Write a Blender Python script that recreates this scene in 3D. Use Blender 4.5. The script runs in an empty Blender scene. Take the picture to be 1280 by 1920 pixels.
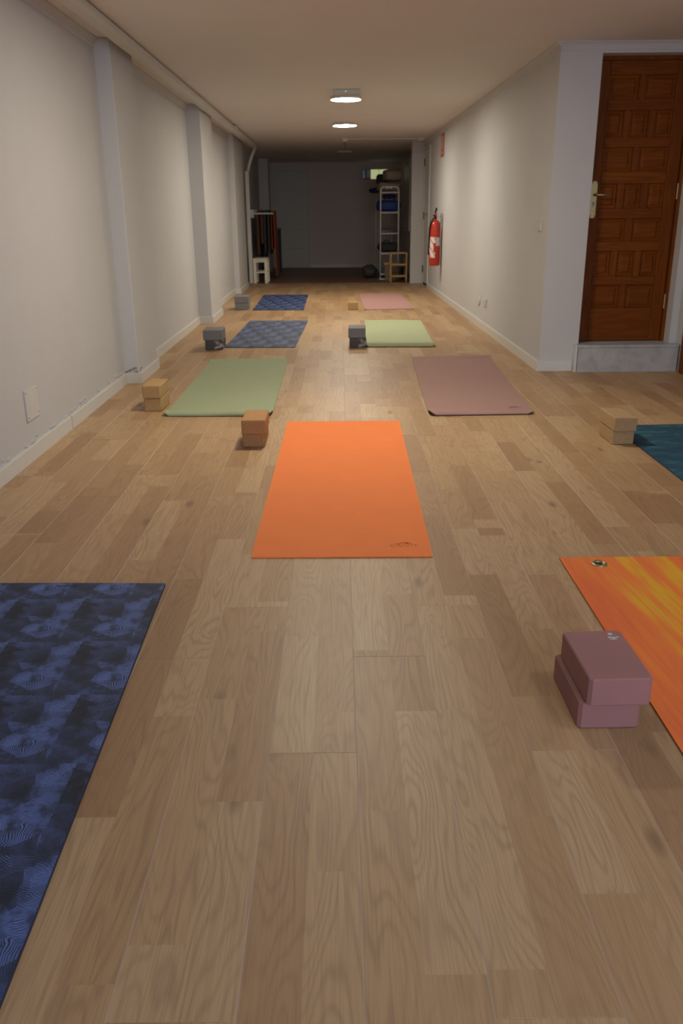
import bpy, bmesh, math, random
from mathutils import Vector, Matrix

random.seed(7)
S = bpy.context.scene
COL = S.collection

# ------------------------------------------------------------------ camera
F_PX, HORIZON, CAM_H, ROLL = 1560.0, 398.0, 1.092, math.radians(-0.6)
PITCH = math.atan((960 - HORIZON) / F_PX)
fw = Vector((0, math.cos(PITCH), -math.sin(PITCH)))
rt = Vector((1, 0, 0))
dn = -rt.cross(fw)
im_r = rt * math.cos(ROLL) - dn * math.sin(ROLL)
im_d = dn * math.cos(ROLL) + rt * math.sin(ROLL)
cam = bpy.data.cameras.new('camera')
cam.sensor_fit = 'AUTO'
cam.sensor_width = 36.0
cam.lens = F_PX / 1920 * 36.0
cam.clip_start = 0.05
cam.clip_end = 100
cam.dof.use_dof = True
cam.dof.focus_distance = 2.3
cam.dof.aperture_fstop = 7.5
co = bpy.data.objects.new('camera', cam)
COL.objects.link(co)
co.matrix_world = Matrix(((im_r.x, -im_d.x, -fw.x, 0), (im_r.y, -im_d.y, -fw.y, 0), (im_r.z, -im_d.z, -fw.z, CAM_H), (0, 0, 0, 1)))
S.camera = co

# ------------------------------------------------------------------ world, daylight, exposure
W = bpy.data.worlds.new('world')
S.world = W
W.use_nodes = True
W.node_tree.nodes['Background'].inputs[0].default_value = (0.62, 0.72, 0.9, 1)
W.node_tree.nodes['Background'].inputs[1].default_value = 1.0
S.view_settings.view_transform = 'Standard'
S.view_settings.look = 'None'
S.view_settings.exposure = 0.0
S.view_settings.gamma = 1.0
S.view_settings.use_curve_mapping = False

def area(name, loc, rot, sx, sy, energy, color):
    l = bpy.data.lights.new(name, 'AREA')
    l.shape = 'RECTANGLE'
    l.size, l.size_y, l.energy, l.color = sx, sy, energy, color
    o = bpy.data.objects.new(name, l)
    o.location = loc
    o.rotation_euler = rot
    COL.objects.link(o)
    return o
# daylight entering through the glazed window in the wall behind the camera
DAY = area('window_daylight', (1.55, -2.46, 1.15), (math.radians(90), 0, 0), 1.3, 1.5, 86, (0.70, 0.80, 1.0))
LAMP_STRENGTH = 195.0
COOL_STRENGTH = 42.0
LAMP_COLOR = (1.0, 0.925, 0.77, 1)

# ------------------------------------------------------------------ node helpers
class NT:
    def __init__(s, name):
        s.m = bpy.data.materials.new(name)
        s.m.use_nodes = True
        s.t = s.m.node_tree
        s.b = s.t.nodes['Principled BSDF']
    def n(s, typ, **kw):
        nd = s.t.nodes.new(typ)
        for k, v in kw.items():
            if k.startswith('i_'):
                key = k[2:]
                key = int(key) if key.isdigit() else key.replace('_', ' ')
                s.put(nd.inputs[key], v)
            else:
                setattr(nd, k, v)
        return nd
    def put(s, sock, v):
        if isinstance(v, bpy.types.NodeSocket):
            s.t.links.new(v, sock)
        else:
            sock.default_value = v
    def math(s, op, a, b=None, c=None, clamp=False):
        nd = s.t.nodes.new('ShaderNodeMath')
        nd.operation = op
        nd.use_clamp = clamp
        for i, v in enumerate((a, b, c)):
            if v is not None:
                s.put(nd.inputs[i], v)
        return nd.outputs[0]
    def mix(s, f, a, b):
        nd = s.t.nodes.new('ShaderNodeMix')
        nd.data_type = 'RGBA'
        s.put(nd.inputs[0], f)
        s.put(nd.inputs[6], a if isinstance(a, bpy.types.NodeSocket) else (*a, 1))
        s.put(nd.inputs[7], b if isinstance(b, bpy.types.NodeSocket) else (*b, 1))
        return nd.outputs[2]
    def ramp(s, f, stops):
        nd = s.t.nodes.new('ShaderNodeValToRGB')
        s.put(nd.inputs[0], f)
        el = nd.color_ramp.elements
        while len(el) < len(stops):
            el.new(0.5)
        for e, (p, c) in zip(el, stops):
            e.position = p
            e.color = (*c, 1) if len(c) == 3 else c
        return nd.outputs[0]
    def comb(s, x, y, z):
        nd = s.t.nodes.new('ShaderNodeCombineXYZ')
        for i, v in enumerate((x, y, z)):
            s.put(nd.inputs[i], v)
        return nd.outputs[0]
    def sep(s, v):
        nd = s.t.nodes.new('ShaderNodeSeparateXYZ')
        s.put(nd.inputs[0], v)
        return nd.outputs
    def coord(s, which='Object'):
        return s.n('ShaderNodeTexCoord').outputs[which]
    def pos(s):
        return s.n('ShaderNodeNewGeometry').outputs['Position']
    def noise(s, vec, scale, detail=2.0, rough=0.5, dist=0.0, out=0):
        nd = s.n('ShaderNodeTexNoise')
        s.put(nd.inputs['Vector'], vec)
        s.put(nd.inputs['Scale'], scale)
        nd.inputs['Detail'].default_value = detail
        nd.inputs['Roughness'].default_value = rough
        nd.inputs['Distortion'].default_value = dist
        return nd.outputs[out]
    def white(s, vec):
        nd = s.n('ShaderNodeTexWhiteNoise')
        s.put(nd.inputs['Vector'], vec)
        return nd.outputs
    def bump(s, height, strength=0.2, dist=0.01):
        nd = s.n('ShaderNodeBump')
        nd.inputs['Strength'].default_value = strength
        nd.inputs['Distance'].default_value = dist
        s.put(nd.inputs['Height'], height)
        s.t.links.new(nd.outputs[0], s.b.inputs['Normal'])
    def fin(s, color=None, rough=None, spec=None, metal=None):
        for k, v in (('Base Color', color), ('Roughness', rough), ('Specular IOR Level', spec), ('Metallic', metal)):
            if v is not None:
                if k == 'Base Color' and not isinstance(v, bpy.types.NodeSocket):
                    v = (*v, 1)
                s.put(s.b.inputs[k], v)
        return s.m

def scaled(t, v, sx, sy, sz):
    nd = t.n('ShaderNodeMapping')
    t.put(nd.inputs['Vector'], v)
    nd.inputs['Scale'].default_value = (sx, sy, sz)
    return nd.outputs[0]

M = {}
def plain(name, c, rough=0.6, metal=0.0, var=0.08, scale=14.0, bump=0.0):
    t = NT(name)
    n = t.noise(t.coord(), scale, 3)
    d = tuple(max(0, x * (1 - var)) for x in c)
    u = tuple(min(1, x * (1 + var)) for x in c)
    col = t.mix(n, d, u)
    if bump:
        t.bump(t.noise(t.coord(), scale * 8, 3), bump, 0.004)
    M[name] = t.fin(col, rough, metal=metal)
    return M[name]

def plaster(name, c):
    t = NT(name)
    p = t.pos()
    n = t.noise(p, 3.0, 3)
    col = t.mix(n, tuple(x * 0.96 for x in c), tuple(min(1, x * 1.03) for x in c))
    g = t.noise(p, 95.0, 4, 0.6)
    t.bump(g, 0.16, 0.01)
    M[name] = t.fin(col, 0.75, 0.3)
plaster('plaster', (0.52, 0.51, 0.505))
plaster('ceiling_paint', (0.70, 0.66, 0.63))
plain('white_paint', (0.58, 0.565, 0.545), 0.45, var=0.04)
plain('skirting', (0.60, 0.585, 0.55), 0.4, var=0.04)
plain('cream_plastic', (0.56, 0.54, 0.49), 0.4, var=0.03)
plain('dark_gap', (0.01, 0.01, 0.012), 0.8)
plain('black', (0.012, 0.012, 0.014), 0.6)
plain('brass', (0.40, 0.32, 0.15), 0.38, 0.8, var=0.12)
plain('steel', (0.45, 0.45, 0.46), 0.35, 0.9)
plain('gunmetal', (0.20, 0.19, 0.17), 0.25, 0.9)
plain('white_metal', (0.58, 0.565, 0.545), 0.35, var=0.02)
plain('bamboo', (0.42, 0.26, 0.11), 0.5, var=0.2, scale=20)
plain('cream_wood', (0.74, 0.69, 0.56), 0.5, var=0.04)

def wood_floor(name, tint):
    t = NT(name)
    loc = t.sep(t.coord('Object'))
    P = t.sep(t.pos())
    rnd = t.n('ShaderNodeObjectInfo').outputs['Random']
    side = t.math('GREATER_THAN', loc[0], 0.0)
    yy = t.math('ADD', t.math('ADD', P[1], t.math('MULTIPLY', rnd, 5.3)), t.math('MULTIPLY', side, 0.37))
    idx = t.math('FLOOR', t.math('DIVIDE', yy, 0.71))
    h = t.white(t.comb(idx, side, t.math('MULTIPLY', rnd, 91.7)))
    hv = h[0]
    off = t.math('MULTIPLY', hv, 37.0)
    # cathedral figure: contour lines of a stretched noise
    v1 = t.comb(t.math('ADD', t.math('MULTIPLY', P[0], 9.0), off), t.math('ADD', t.math('MULTIPLY', P[1], 1.25), off), off)
    n1 = t.noise(v1, 1.0, 2.0, 0.4, 0.3)
    rings = t.math('SINE', t.math('MULTIPLY', n1, 120.0))
    rings = t.math('MULTIPLY_ADD', rings, 0.5, 0.5)
    vb = t.comb(t.math('ADD', t.math('MULTIPLY', P[0], 8.0), off), t.math('MULTIPLY', P[1], 2.0), off)
    band0 = t.noise(vb, 1.0, 2, 0.5)
    rings = t.math('MULTIPLY', t.math('POWER', rings, 3.0), t.math('MULTIPLY_ADD', band0, 1.6, -0.3), clamp=True)
    v2 = t.comb(t.math('MULTIPLY', P[0], 330.0), t.math('MULTIPLY', P[1], 6.0), off)
    fib = t.noise(v2, 1.0, 3, 0.6)
    v3 = t.comb(t.math('ADD', t.math('MULTIPLY', P[0], 14.0), off), t.math('MULTIPLY', P[1], 0.9), off)
    band = t.noise(v3, 1.0, 2, 0.5)
    vk = t.comb(t.math('ADD', t.math('MULTIPLY', P[0], 10.0), off), t.math('MULTIPLY', P[1], 3.6), 0.0)
    vor = t.n('ShaderNodeTexVoronoi', i_Vector=vk, i_Scale=0.55)
    knot = t.math('SUBTRACT', 1.0, t.math('MULTIPLY', vor.outputs['Distance'], 9.0), clamp=True)
    c = t.ramp(hv, [(0.0, (0.30, 0.164, 0.074)), (0.3, (0.38, 0.222, 0.106)), (0.65, (0.43, 0.268, 0.134)), (1.0, (0.50, 0.34, 0.188))])
    c = t.mix(t.math('MULTIPLY', band, 0.5), c, (0.49, 0.32, 0.172))
    c = t.mix(t.math('MULTIPLY', rings, 0.42), c, (0.17, 0.10, 0.058))
    c = t.mix(t.math('MULTIPLY', t.math('SUBTRACT', fib, 0.42, clamp=True), 1.2), c, (0.20, 0.12, 0.07))
    c = t.mix(t.math('MULTIPLY', knot, 0.85), c, (0.13, 0.075, 0.045))
    seam = t.math('GREATER_THAN', t.math('ABSOLUTE', loc[0]), 0.4945)
    c = t.mix(t.math('MULTIPLY', seam, 0.42), c, (0.52, 0.46, 0.44))
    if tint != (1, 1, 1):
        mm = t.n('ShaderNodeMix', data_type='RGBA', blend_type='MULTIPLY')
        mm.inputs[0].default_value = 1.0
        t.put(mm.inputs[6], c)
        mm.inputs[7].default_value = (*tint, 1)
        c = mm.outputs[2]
    t.bump(fib, 0.03, 0.002)
    M[name] = t.fin(c, t.math('MULTIPLY_ADD', fib, 0.12, 0.40), 0.36)
wood_floor('floor_wood', (1, 1, 1))
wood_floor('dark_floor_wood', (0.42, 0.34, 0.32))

def stained_wood(name, c0, c1, axis):
    t = NT(name)
    p = t.pos()
    sc = [34.0, 34.0, 34.0]
    sc[axis] = 2.2
    rnd = t.n('ShaderNodeObjectInfo').outputs['Random']
    q = t.n('ShaderNodeVectorMath', operation='ADD')
    t.put(q.inputs[0], scaled(t, p, *sc))
    t.put(q.inputs[1], t.comb(t.math('MULTIPLY', rnd, 30.0), rnd, t.math('MULTIPLY', rnd, 17.0)))
    n = t.noise(q.outputs[0], 1.0, 2, 0.5, 0.6)
    rings = t.math('MULTIPLY_ADD', t.math('SINE', t.math('MULTIPLY', n, 22.0)), 0.5, 0.5)
    c = t.mix(t.math('MULTIPLY_ADD', rings, 0.35, 0.3), c0, c1)
    c = t.mix(t.math('MULTIPLY', rnd, 0.35), c, c0)
    M[name] = t.fin(c, 0.5, 0.1)
stained_wood('door_wood_v', (0.10, 0.022, 0.002), (0.25, 0.07, 0.005), 2)
stained_wood('door_wood_h', (0.10, 0.022, 0.002), (0.25, 0.07, 0.005), 0)

def marble():
    t = NT('marble')
    p = t.pos()
    n = t.noise(p, 7.0, 6, 0.62, 0.8)
    m = t.noise(p, 38.0, 3, 0.6)
    c = t.ramp(n, [(0.3, (0.30, 0.295, 0.29)), (0.5, (0.42, 0.41, 0.40)), (0.75, (0.50, 0.485, 0.465))])
    c = t.mix(t.math('MULTIPLY', m, 0.3), c, (0.36, 0.36, 0.36))
    M['marble'] = t.fin(c, 0.45, 0.4)
marble()

def mat_grid(t, c, strength=0.35, pitch=0.0042, rough=0.75):
    x, y, z = t.sep(t.coord())
    k = 2 * math.pi / pitch
    g = t.math('MULTIPLY', t.math('SINE', t.math('MULTIPLY', x, k)), t.math('SINE', t.math('MULTIPLY', y, k)))
    t.bump(g, strength, 0.0015)
    return t.fin(c, rough, 0.3)

def foam_mat(name, c, strength=0.3):
    t = NT(name)
    n = t.noise(t.coord(), 7.0, 4, 0.6)
    f = t.noise(t.coord(), 260.0, 2)
    cc = t.mix(n, tuple(x * 0.93 for x in c), tuple(min(1, x * 1.06) for x in c))
    cc = t.mix(t.math('MULTIPLY', f, 0.25), cc, tuple(x * 0.7 for x in c))
    M[name] = mat_grid(t, cc, strength)
foam_mat('orange_mat', (0.95, 0.25, 0.065), 0.5)
foam_mat('green_mat', (0.33, 0.375, 0.225))
foam_mat('light_green_mat', (0.41, 0.445, 0.265))
foam_mat('mauve_mat', (0.37, 0.215, 0.185))
foam_mat('pink_mat', (0.46, 0.25, 0.225))
plain('mauve_edge', (0.12, 0.07, 0.06), 0.8)
plain('orange_logo', (0.55, 0.115, 0.03), 0.8)
plain('black_logo', (0.02, 0.015, 0.015), 0.6)

def leaf_print(name, blue, dark):
    t = NT(name)
    x, y, z = t.sep(t.coord())
    def rep(v, w):
        q = t.math('DIVIDE', v, w)
        return t.math('MULTIPLY', t.math('SUBTRACT', q, t.math('FLOOR', q)), w)
    # the print repeats every 0.2 x 0.265 m, stepped sideways
    hd = t.math('MULTIPLY', t.math('FLOOR', t.math('DIVIDE', y, 0.265)), 0.07)
    p = t.comb(rep(t.math('ADD', x, hd), 0.2), rep(y, 0.265), 0.0)
    def leaves(seed, scale, freq):
        q = t.n('ShaderNodeVectorMath', operation='ADD')
        t.put(q.inputs[0], p)
        q.inputs[1].default_value = (seed, seed * 1.7, 0)
        wv = t.noise(q.outputs[0], 16.0, 2, 0.5, 0, 1)
        pw = t.n('ShaderNodeVectorMath', operation='MULTIPLY_ADD')
        t.put(pw.inputs[0], wv)
        pw.inputs[1].default_value = (0.04, 0.04, 0)
        t.put(pw.inputs[2], q.outputs[0])
        vor = t.n('ShaderNodeTexVoronoi', i_Vector=pw.outputs[0], i_Scale=scale)
        cr, cg, cb = t.sep(vor.outputs['Color'])
        dv = t.n('ShaderNodeVectorMath', operation='SUBTRACT')
        t.put(dv.inputs[0], pw.outputs[0])
        t.put(dv.inputs[1], vor.outputs['Position'])
        dx, dy, dz = t.sep(dv.outputs[0])
        ang = t.math('MULTIPLY', cr, 6.283)
        ca, sa = t.math('COSINE', ang), t.math('SINE', ang)
        u = t.math('ADD', t.math('MULTIPLY', dx, ca), t.math('MULTIPLY', dy, sa))
        v = t.math('SUBTRACT', t.math('MULTIPLY', dy, ca), t.math('MULTIPLY', dx, sa))
        # barbs sweep back from the midrib of every leaf
        ph = t.math('MULTIPLY', t.math('SUBTRACT', u, t.math('MULTIPLY', t.math('ABSOLUTE', v), t.math('MULTIPLY_ADD', cg, 1.2, 0.3))), freq)
        st = t.math('MULTIPLY_ADD', t.math('SINE', ph), 0.5, 0.5)
        fade = t.noise(q.outputs[0], 42.0, 3, 0.6)
        return t.math('MULTIPLY', t.math('GREATER_THAN', st, t.math('MULTIPLY_ADD', fade, 1.6, -0.42)), 1.0), cb, fade
    a, ab, af = leaves(0.0, 11.0, 1150.0)
    b, bb_, bf = leaves(0.37, 15.0, 1350.0)
    tone = t.noise(p, 21.0, 4, 0.65)
    lo = t.math('MULTIPLY', t.math('SUBTRACT', tone, 0.42, clamp=True), 1.5)
    f = t.math('MULTIPLY', a, t.math('MULTIPLY_ADD', ab, 1.2, -0.15))
    f = t.math('MAXIMUM', f, t.math('MULTIPLY', b, t.math('MULTIPLY_ADD', bb_, 1.2, -0.3)))
    f = t.math('MULTIPLY', f, t.math('MULTIPLY_ADD', t.math('SUBTRACT', tone, 0.38, clamp=True), 4.0, 0.3, clamp=True), clamp=True)
    # dark barbs cut through the washed blue ground
    f = t.math('MAXIMUM', f, t.math('MULTIPLY', lo, t.math('SUBTRACT', 1.0, t.math('MULTIPLY', b, 0.65))), clamp=True)
    c = t.ramp(f, [(0.0, dark), (0.3, tuple(d * 0.7 + bl_ * 0.25 for d, bl_ in zip(dark, blue))), (0.75, blue), (1.0, tuple(min(1, bl_ * 1.35) for bl_ in blue))])
    M[name] = mat_grid(t, c, 0.35, 0.0036, 0.6)
leaf_print('leaf_print_mat', (0.085, 0.135, 0.34), (0.012, 0.016, 0.028))
leaf_print('leaf_print_mat_grey', (0.115, 0.155, 0.29), (0.03, 0.035, 0.05))
plain('navy_edge', (0.014, 0.018, 0.042), 0.7)

def tie_dye():
    t = NT('tie_dye_mat')
    x, y, z = t.sep(t.coord())
    sk = t.math('ADD', x, t.math('MULTIPLY', y, 0.07))
    v = t.comb(t.math('MULTIPLY', sk, 9.0), t.math('MULTIPLY', y, 1.1), 3.3)
    n = t.noise(v, 1.0, 3, 0.6, 0.3)
    v2 = t.comb(t.math('MULTIPLY', sk, 60.0), t.math('MULTIPLY', y, 1.8), 1.0)
    n2 = t.noise(v2, 1.0, 2, 0.5)
    f = t.math('ADD', t.math('MULTIPLY', n, 0.8), t.math('MULTIPLY', n2, 0.22))
    c = t.ramp(f, [(0.38, (0.70, 0.140, 0.040)), (0.54, (0.78, 0.20, 0.038)), (0.61, (0.74, 0.34, 0.022)), (0.68, (0.64, 0.40, 0.02)), (0.80, (0.52, 0.42, 0.02))])
    M['tie_dye_mat'] = mat_grid(t, c, 0.2)
tie_dye()
def teal():
    t = NT('teal_mat')
    x, y, z = t.sep(t.coord())
    v = t.comb(t.math('MULTIPLY', x, 7.0), t.math('MULTIPLY', y, 18.0), 0.0)
    n = t.noise(v, 1.0, 5, 0.65, 0.4)
    c = t.ramp(n, [(0.38, (0.012, 0.045, 0.085)), (0.55, (0.018, 0.075, 0.115)), (0.7, (0.035, 0.17, 0.21))])
    M['teal_mat'] = mat_grid(t, c, 0.2)
teal()

def cork(name, c):
    t = NT(name)
    p = t.coord()
    v = t.n('ShaderNodeTexVoronoi', i_Vector=p, i_Scale=330.0)
    n = t.noise(p, 330.0, 2)
    f = t.math('ADD', t.math('MULTIPLY', t.sep(v.outputs['Color'])[0], 0.6), t.math('MULTIPLY', n, 0.4))
    cc = t.ramp(f, [(0.1, tuple(x * 0.62 for x in c)), (0.4, c), (0.9, tuple(min(1, x * 1.15) for x in c))])
    t.bump(f, 0.25, 0.001)
    M[name] = t.fin(cc, 0.8, 0.25)
cork('cork_tan', (0.42, 0.265, 0.115))
cork('cork_brown', (0.38, 0.20, 0.085))
cork('cork_pale', (0.385, 0.25, 0.125))
plain('mauve_foam', (0.29, 0.135, 0.125), 0.75, var=0.1, scale=9, bump=0.1)
plain('grey_foam', (0.175, 0.175, 0.18), 0.75, var=0.07, scale=30, bump=0.1)
def marbled():
    t = NT('marbled_foam')
    p = t.coord()
    n = t.noise(scaled(t, p, 11.0, 11.0, 26.0), 1.0, 3, 0.5, 1.2)
    e = t.math('SUBTRACT', 1.0, t.math('MULTIPLY', t.math('ABSOLUTE', t.math('SUBTRACT', n, 0.56)), 18.0), clamp=True)
    g = t.noise(p, 9.0, 2)
    e = t.math('MULTIPLY', e, t.math('GREATER_THAN', g, 0.56))
    c = t.mix(n, (0.04, 0.04, 0.042), (0.10, 0.095, 0.095))
    c = t.mix(t.math('MULTIPLY', e, 0.85), c, (0.62, 0.58, 0.52))
    M['marbled_foam'] = t.fin(c, 0.7, 0.3)
marbled()

plain('extinguisher_red', (0.40, 0.028, 0.010), 0.3, var=0.05)
plain('sign_red', (0.42, 0.06, 0.03), 0.5)
plain('sign_pale', (0.55, 0.33, 0.24), 0.5)
plain('paper_grey', (0.50, 0.49, 0.50), 0.6)
def ext_label():
    t = NT('extinguisher_label')
    x, y, z = t.sep(t.coord())
    n = t.math('SINE', t.math('MULTIPLY', t.math('ADD', z, t.math('MULTIPLY', x, 1.8)), 60.0))
    f = t.math('GREATER_THAN', n, 0.86)
    c = t.mix(f, (0.66, 0.56, 0.52), (0.45, 0.05, 0.03))
    M['extinguisher_label'] = t.fin(c, 0.5)
ext_label()
plain('navy_cloth', (0.012, 0.03, 0.12), 0.8, var=0.2, scale=9)
plain('blue_cloth', (0.014, 0.045, 0.21), 0.7, var=0.2, scale=9)
plain('charcoal_cloth', (0.03, 0.03, 0.032), 0.85, var=0.2)
plain('grey_cloth', (0.06, 0.06, 0.064), 0.85, var=0.2)
plain('beige_cloth', (0.27, 0.20, 0.145), 0.85, var=0.1)
plain('basket', (0.20, 0.14, 0.075), 0.8, var=0.15, scale=30)
plain('rust_mat', (0.36, 0.075, 0.012), 0.75, var=0.08)
plain('brown_mat', (0.10, 0.035, 0.018), 0.75)
plain('far_door_paint', (0.50, 0.485, 0.44), 0.55, var=0.03)
plain('far_plaster', (0.58, 0.50, 0.465), 0.8, var=0.03)
plain('table_wood', (0.10, 0.06, 0.035), 0.5)

def emit(name, c, s):
    t = NT(name)
    t.b.inputs['Base Color'].default_value = (0.9, 0.9, 0.9, 1)
    t.b.inputs['Emission Color'].default_value = c
    t.b.inputs['Emission Strength'].default_value = s
    M[name] = t.m
emit('lamp_diffuser', LAMP_COLOR, LAMP_STRENGTH)
emit('cool_lamp_diffuser', (0.80, 0.88, 1.0, 1), COOL_STRENGTH)
emit('led_green', (0.1, 1, 0.15, 1), 3.0)
def glass_block():
    t = NT('lit_glass_block')
    n = t.noise(t.pos(), 60.0, 2, 0.5, 1.0)
    c = t.mix(n, (0.30, 0.33, 0.13), (0.58, 0.60, 0.30))
    t.put(t.b.inputs['Base Color'], (0.5, 0.55, 0.4, 1))
    t.put(t.b.inputs['Emission Color'], c)
    t.b.inputs['Emission Strength'].default_value = 0.75
    t.b.inputs['Roughness'].default_value = 0.15
    M['lit_glass_block'] = t.m
glass_block()
plain('dull_glass_block', (0.06, 0.065, 0.06), 0.2)
def glass():
    t = NT('clear_glass')
    t.b.inputs['Transmission Weight'].default_value = 1.0
    t.b.inputs['Roughness'].default_value = 0.02
    t.b.inputs['IOR'].default_value = 1.02
    M['clear_glass'] = t.m
glass()

# ------------------------------------------------------------------ geometry helpers
class MB:
    def __init__(s):
        s.bm = bmesh.new()
    def box(s, x0, x1, y0, y1, z0, z1, bev=0.0, seg=2):
        r = bmesh.ops.create_cube(s.bm, size=1.0)
        vs = r['verts']
        for v in vs:
            v.co = Vector((x0 + (v.co.x + .5) * (x1 - x0), y0 + (v.co.y + .5) * (y1 - y0), z0 + (v.co.z + .5) * (z1 - z0)))
        if bev:
            es = list({e for v in vs for e in v.link_edges})
            bmesh.ops.bevel(s.bm, geom=es, offset=bev, segments=seg, profile=0.5, affect='EDGES')
        return s
    def prism(s, pts, z0, z1):
        b = [s.bm.verts.new((x, y, z0)) for x, y in pts]
        t = [s.bm.verts.new((x, y, z1)) for x, y in pts]
        n = len(pts)
        s.bm.faces.new(list(reversed(b)))
        s.bm.faces.new(t)
        for i in range(n):
            s.bm.faces.new((b[i], b[(i + 1) % n], t[(i + 1) % n], t[i]))
        return s
    def loft(s, rings, closed=True, caps=True):
        R = [[s.bm.verts.new(p) for p in r] for r in rings]
        n = len(R[0])
        for a, b in zip(R, R[1:]):
            for i in range(n if closed else n - 1):
                s.bm.faces.new((a[i], a[(i + 1) % n], b[(i + 1) % n], b[i]))
        if caps:
            s.bm.faces.new(list(reversed(R[0])))
            s.bm.faces.new(R[-1])
        return s
    def lathe(s, prof, seg=20, cx=0, cy=0):
        return s.loft([[(cx + r * math.cos(2 * math.pi * i / seg), cy + r * math.sin(2 * math.pi * i / seg), z) for i in range(seg)] for r, z in prof])
    def tube(s, path, r, seg=8):
        path = [Vector(p) for p in path]
        rings = []
        up = None
        for i, p in enumerate(path):
            a = path[max(i - 1, 0)]
            b = path[min(i + 1, len(path) - 1)]
            d = (b - a).normalized()
            if up is None:
                up = Vector((0, 0, 1)) if abs(d.z) < 0.9 else Vector((0, 1, 0))
            u = d.cross(up).normalized()
            w = u.cross(d).normalized()
            up = w
            rings.append([p + r * (u * math.cos(2 * math.pi * k / seg) + w * math.sin(2 * math.pi * k / seg)) for k in range(seg)])
        return s.loft(rings)
    def build(s, name, mat, parent=None, loc=None, smooth=False, kind=None):
        bmesh.ops.recalc_face_normals(s.bm, faces=s.bm.faces[:])
        me = bpy.data.meshes.new(name)
        if loc is not None:
            bmesh.ops.translate(s.bm, verts=s.bm.verts[:], vec=-Vector(loc))
        s.bm.to_mesh(me)
        s.bm.free()
        if smooth:
            for p in me.polygons:
                p.use_smooth = True
        me.materials.append(M[mat] if isinstance(mat, str) else mat)
        o = bpy.data.objects.new(name, me)
        COL.objects.link(o)
        if loc is not None:
            o.location = loc
        if parent is not None:
            o.parent = parent
            if loc is not None:
                o.location = Vector(loc) - WORLD.get(parent.name, Vector((0, 0, 0)))
            else:
                o.location = -WORLD.get(parent.name, Vector((0, 0, 0)))
        WORLD[o.name] = (WORLD.get(parent.name, Vector((0, 0, 0))) + o.location) if parent is not None else o.location.copy()
        if kind:
            o['kind'] = kind
        return o
WORLD = {}   # world origin of every object made so far (all unrotated)

def tag(o, label, cat, group=None, kind=None):
    o['label'] = label
    o['category'] = cat
    if group:
        o['group'] = group
    if kind:
        o['kind'] = kind
    return o

def empty(name, loc, label, cat, group=None, kind=None):
    o = bpy.data.objects.new(name, None)
    o.empty_display_size = 0.1
    o.location = loc
    COL.objects.link(o)
    WORLD[o.name] = Vector(loc)
    return tag(o, label, cat, group, kind)

def xl(y):
    return -1.465 - 0.0035 * (y - 3.4)
def xr(y):
    return 1.433 - 0.0131 * (y - 6.0)
CEIL = 2.10
Y_BEHIND, Y_BACK, Y_DOOR = -2.6, 18.2, 6.0
X_ALC = 2.412

# ------------------------------------------------------------------ floor
fb = MB().box(-1.75, 2.7, -2.75, 18.4, -0.06, -0.0105)
floor = tag(fb.build('floor', 'floor_wood'), 'wooden laminate floor of long two-strip boards running down the hall', 'floor', kind='structure')
def board_mesh():
    bm = bmesh.new()
    ix, iy, dz = 0.0045, 0.0008, 0.055
    rings = [[(sx * a, sy * b, z) for sx, sy in ((-1, -1), (1, -1), (1, 1), (-1, 1))] for a, b, z in ((0.5, 0.5, -0.5), (0.5, 0.5, 0.5 - dz), (0.5 - ix, 0.5 - iy, 0.5))]
    R = [[bm.verts.new(p) for p in r] for r in rings]
    bm.faces.new(list(reversed(R[0])))
    bm.faces.new(R[-1])
    for a, b in zip(R, R[1:]):
        for i in range(4):
            bm.faces.new((a[i], a[(i + 1) % 4], b[(i + 1) % 4], b[i]))
    me = bpy.data.meshes.new('floor_board')
    bm.to_mesh(me)
    bm.free()
    me.materials.append(M['floor_wood'])
    return me
BM_ = board_mesh()
BW, BL = 0.187, 1.335
joints = [1.506, 1.915, 2.212]     # measured end joints, repeating every three columns (column k=-1 -> 1.506)
for k in range(-9, 14):
    x0 = 0.027 + BW * k
    x1 = x0 + BW
    if k == -9:
        x0 = -1.525
    yend = 14.2 if x0 < 1.40 else 6.02
    if k == 7:
        yend = 14.2
    ystart = -0.6
    j = joints[(k + 1) % 3]
    y = j - BL * math.ceil((j - ystart) / BL)
    while y < yend:
        a, b = max(y, ystart), min(y + BL, yend)
        if b - a > 0.02:
            xa, xb = x0, min(x1, X_ALC)
            if k >= 7 and a >= 6.0 and k == 7:
                xb = xr(b) + 0.04
            if xb - xa > 0.01:
                o = bpy.data.objects.new('board', BM_)
                COL.objects.link(o)
                o.parent = floor
                o.location = ((xa + xb) / 2, (a + b) / 2, -0.005)
                o.scale = (xb - xa, b - a, 0.01)
        y += BL
MB().box(-1.52, X_ALC, Y_BEHIND, -0.6, -0.01, 0.0).build('floor_section', 'floor_wood', floor)

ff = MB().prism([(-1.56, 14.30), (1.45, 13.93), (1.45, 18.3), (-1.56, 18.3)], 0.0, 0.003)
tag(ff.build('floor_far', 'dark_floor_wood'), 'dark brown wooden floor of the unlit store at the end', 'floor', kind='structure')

# ------------------------------------------------------------------ walls and ceiling
cb = MB()
cb.loft([[(-1.75, y, z), (2.7, y, z), (2.7, y, z + 0.12), (-1.75, y, z + 0.12)] for y, z in ((-2.75, CEIL), (14.6, CEIL), (18.4, CEIL - 0.055))])
tag(cb.build('ceiling', 'ceiling_paint'), 'flat off-white plaster ceiling over the long hall', 'ceiling', kind='structure')

wl = MB().prism([(xl(Y_BEHIND), Y_BEHIND), (xl(18.2), 18.2), (xl(18.2) - 0.14, 18.2), (xl(Y_BEHIND) - 0.14, Y_BEHIND)], 0, CEIL)
tag(wl.build('wall_left', 'plaster'), 'long white textured plaster wall with shallow pilasters', 'wall', kind='structure')
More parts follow.
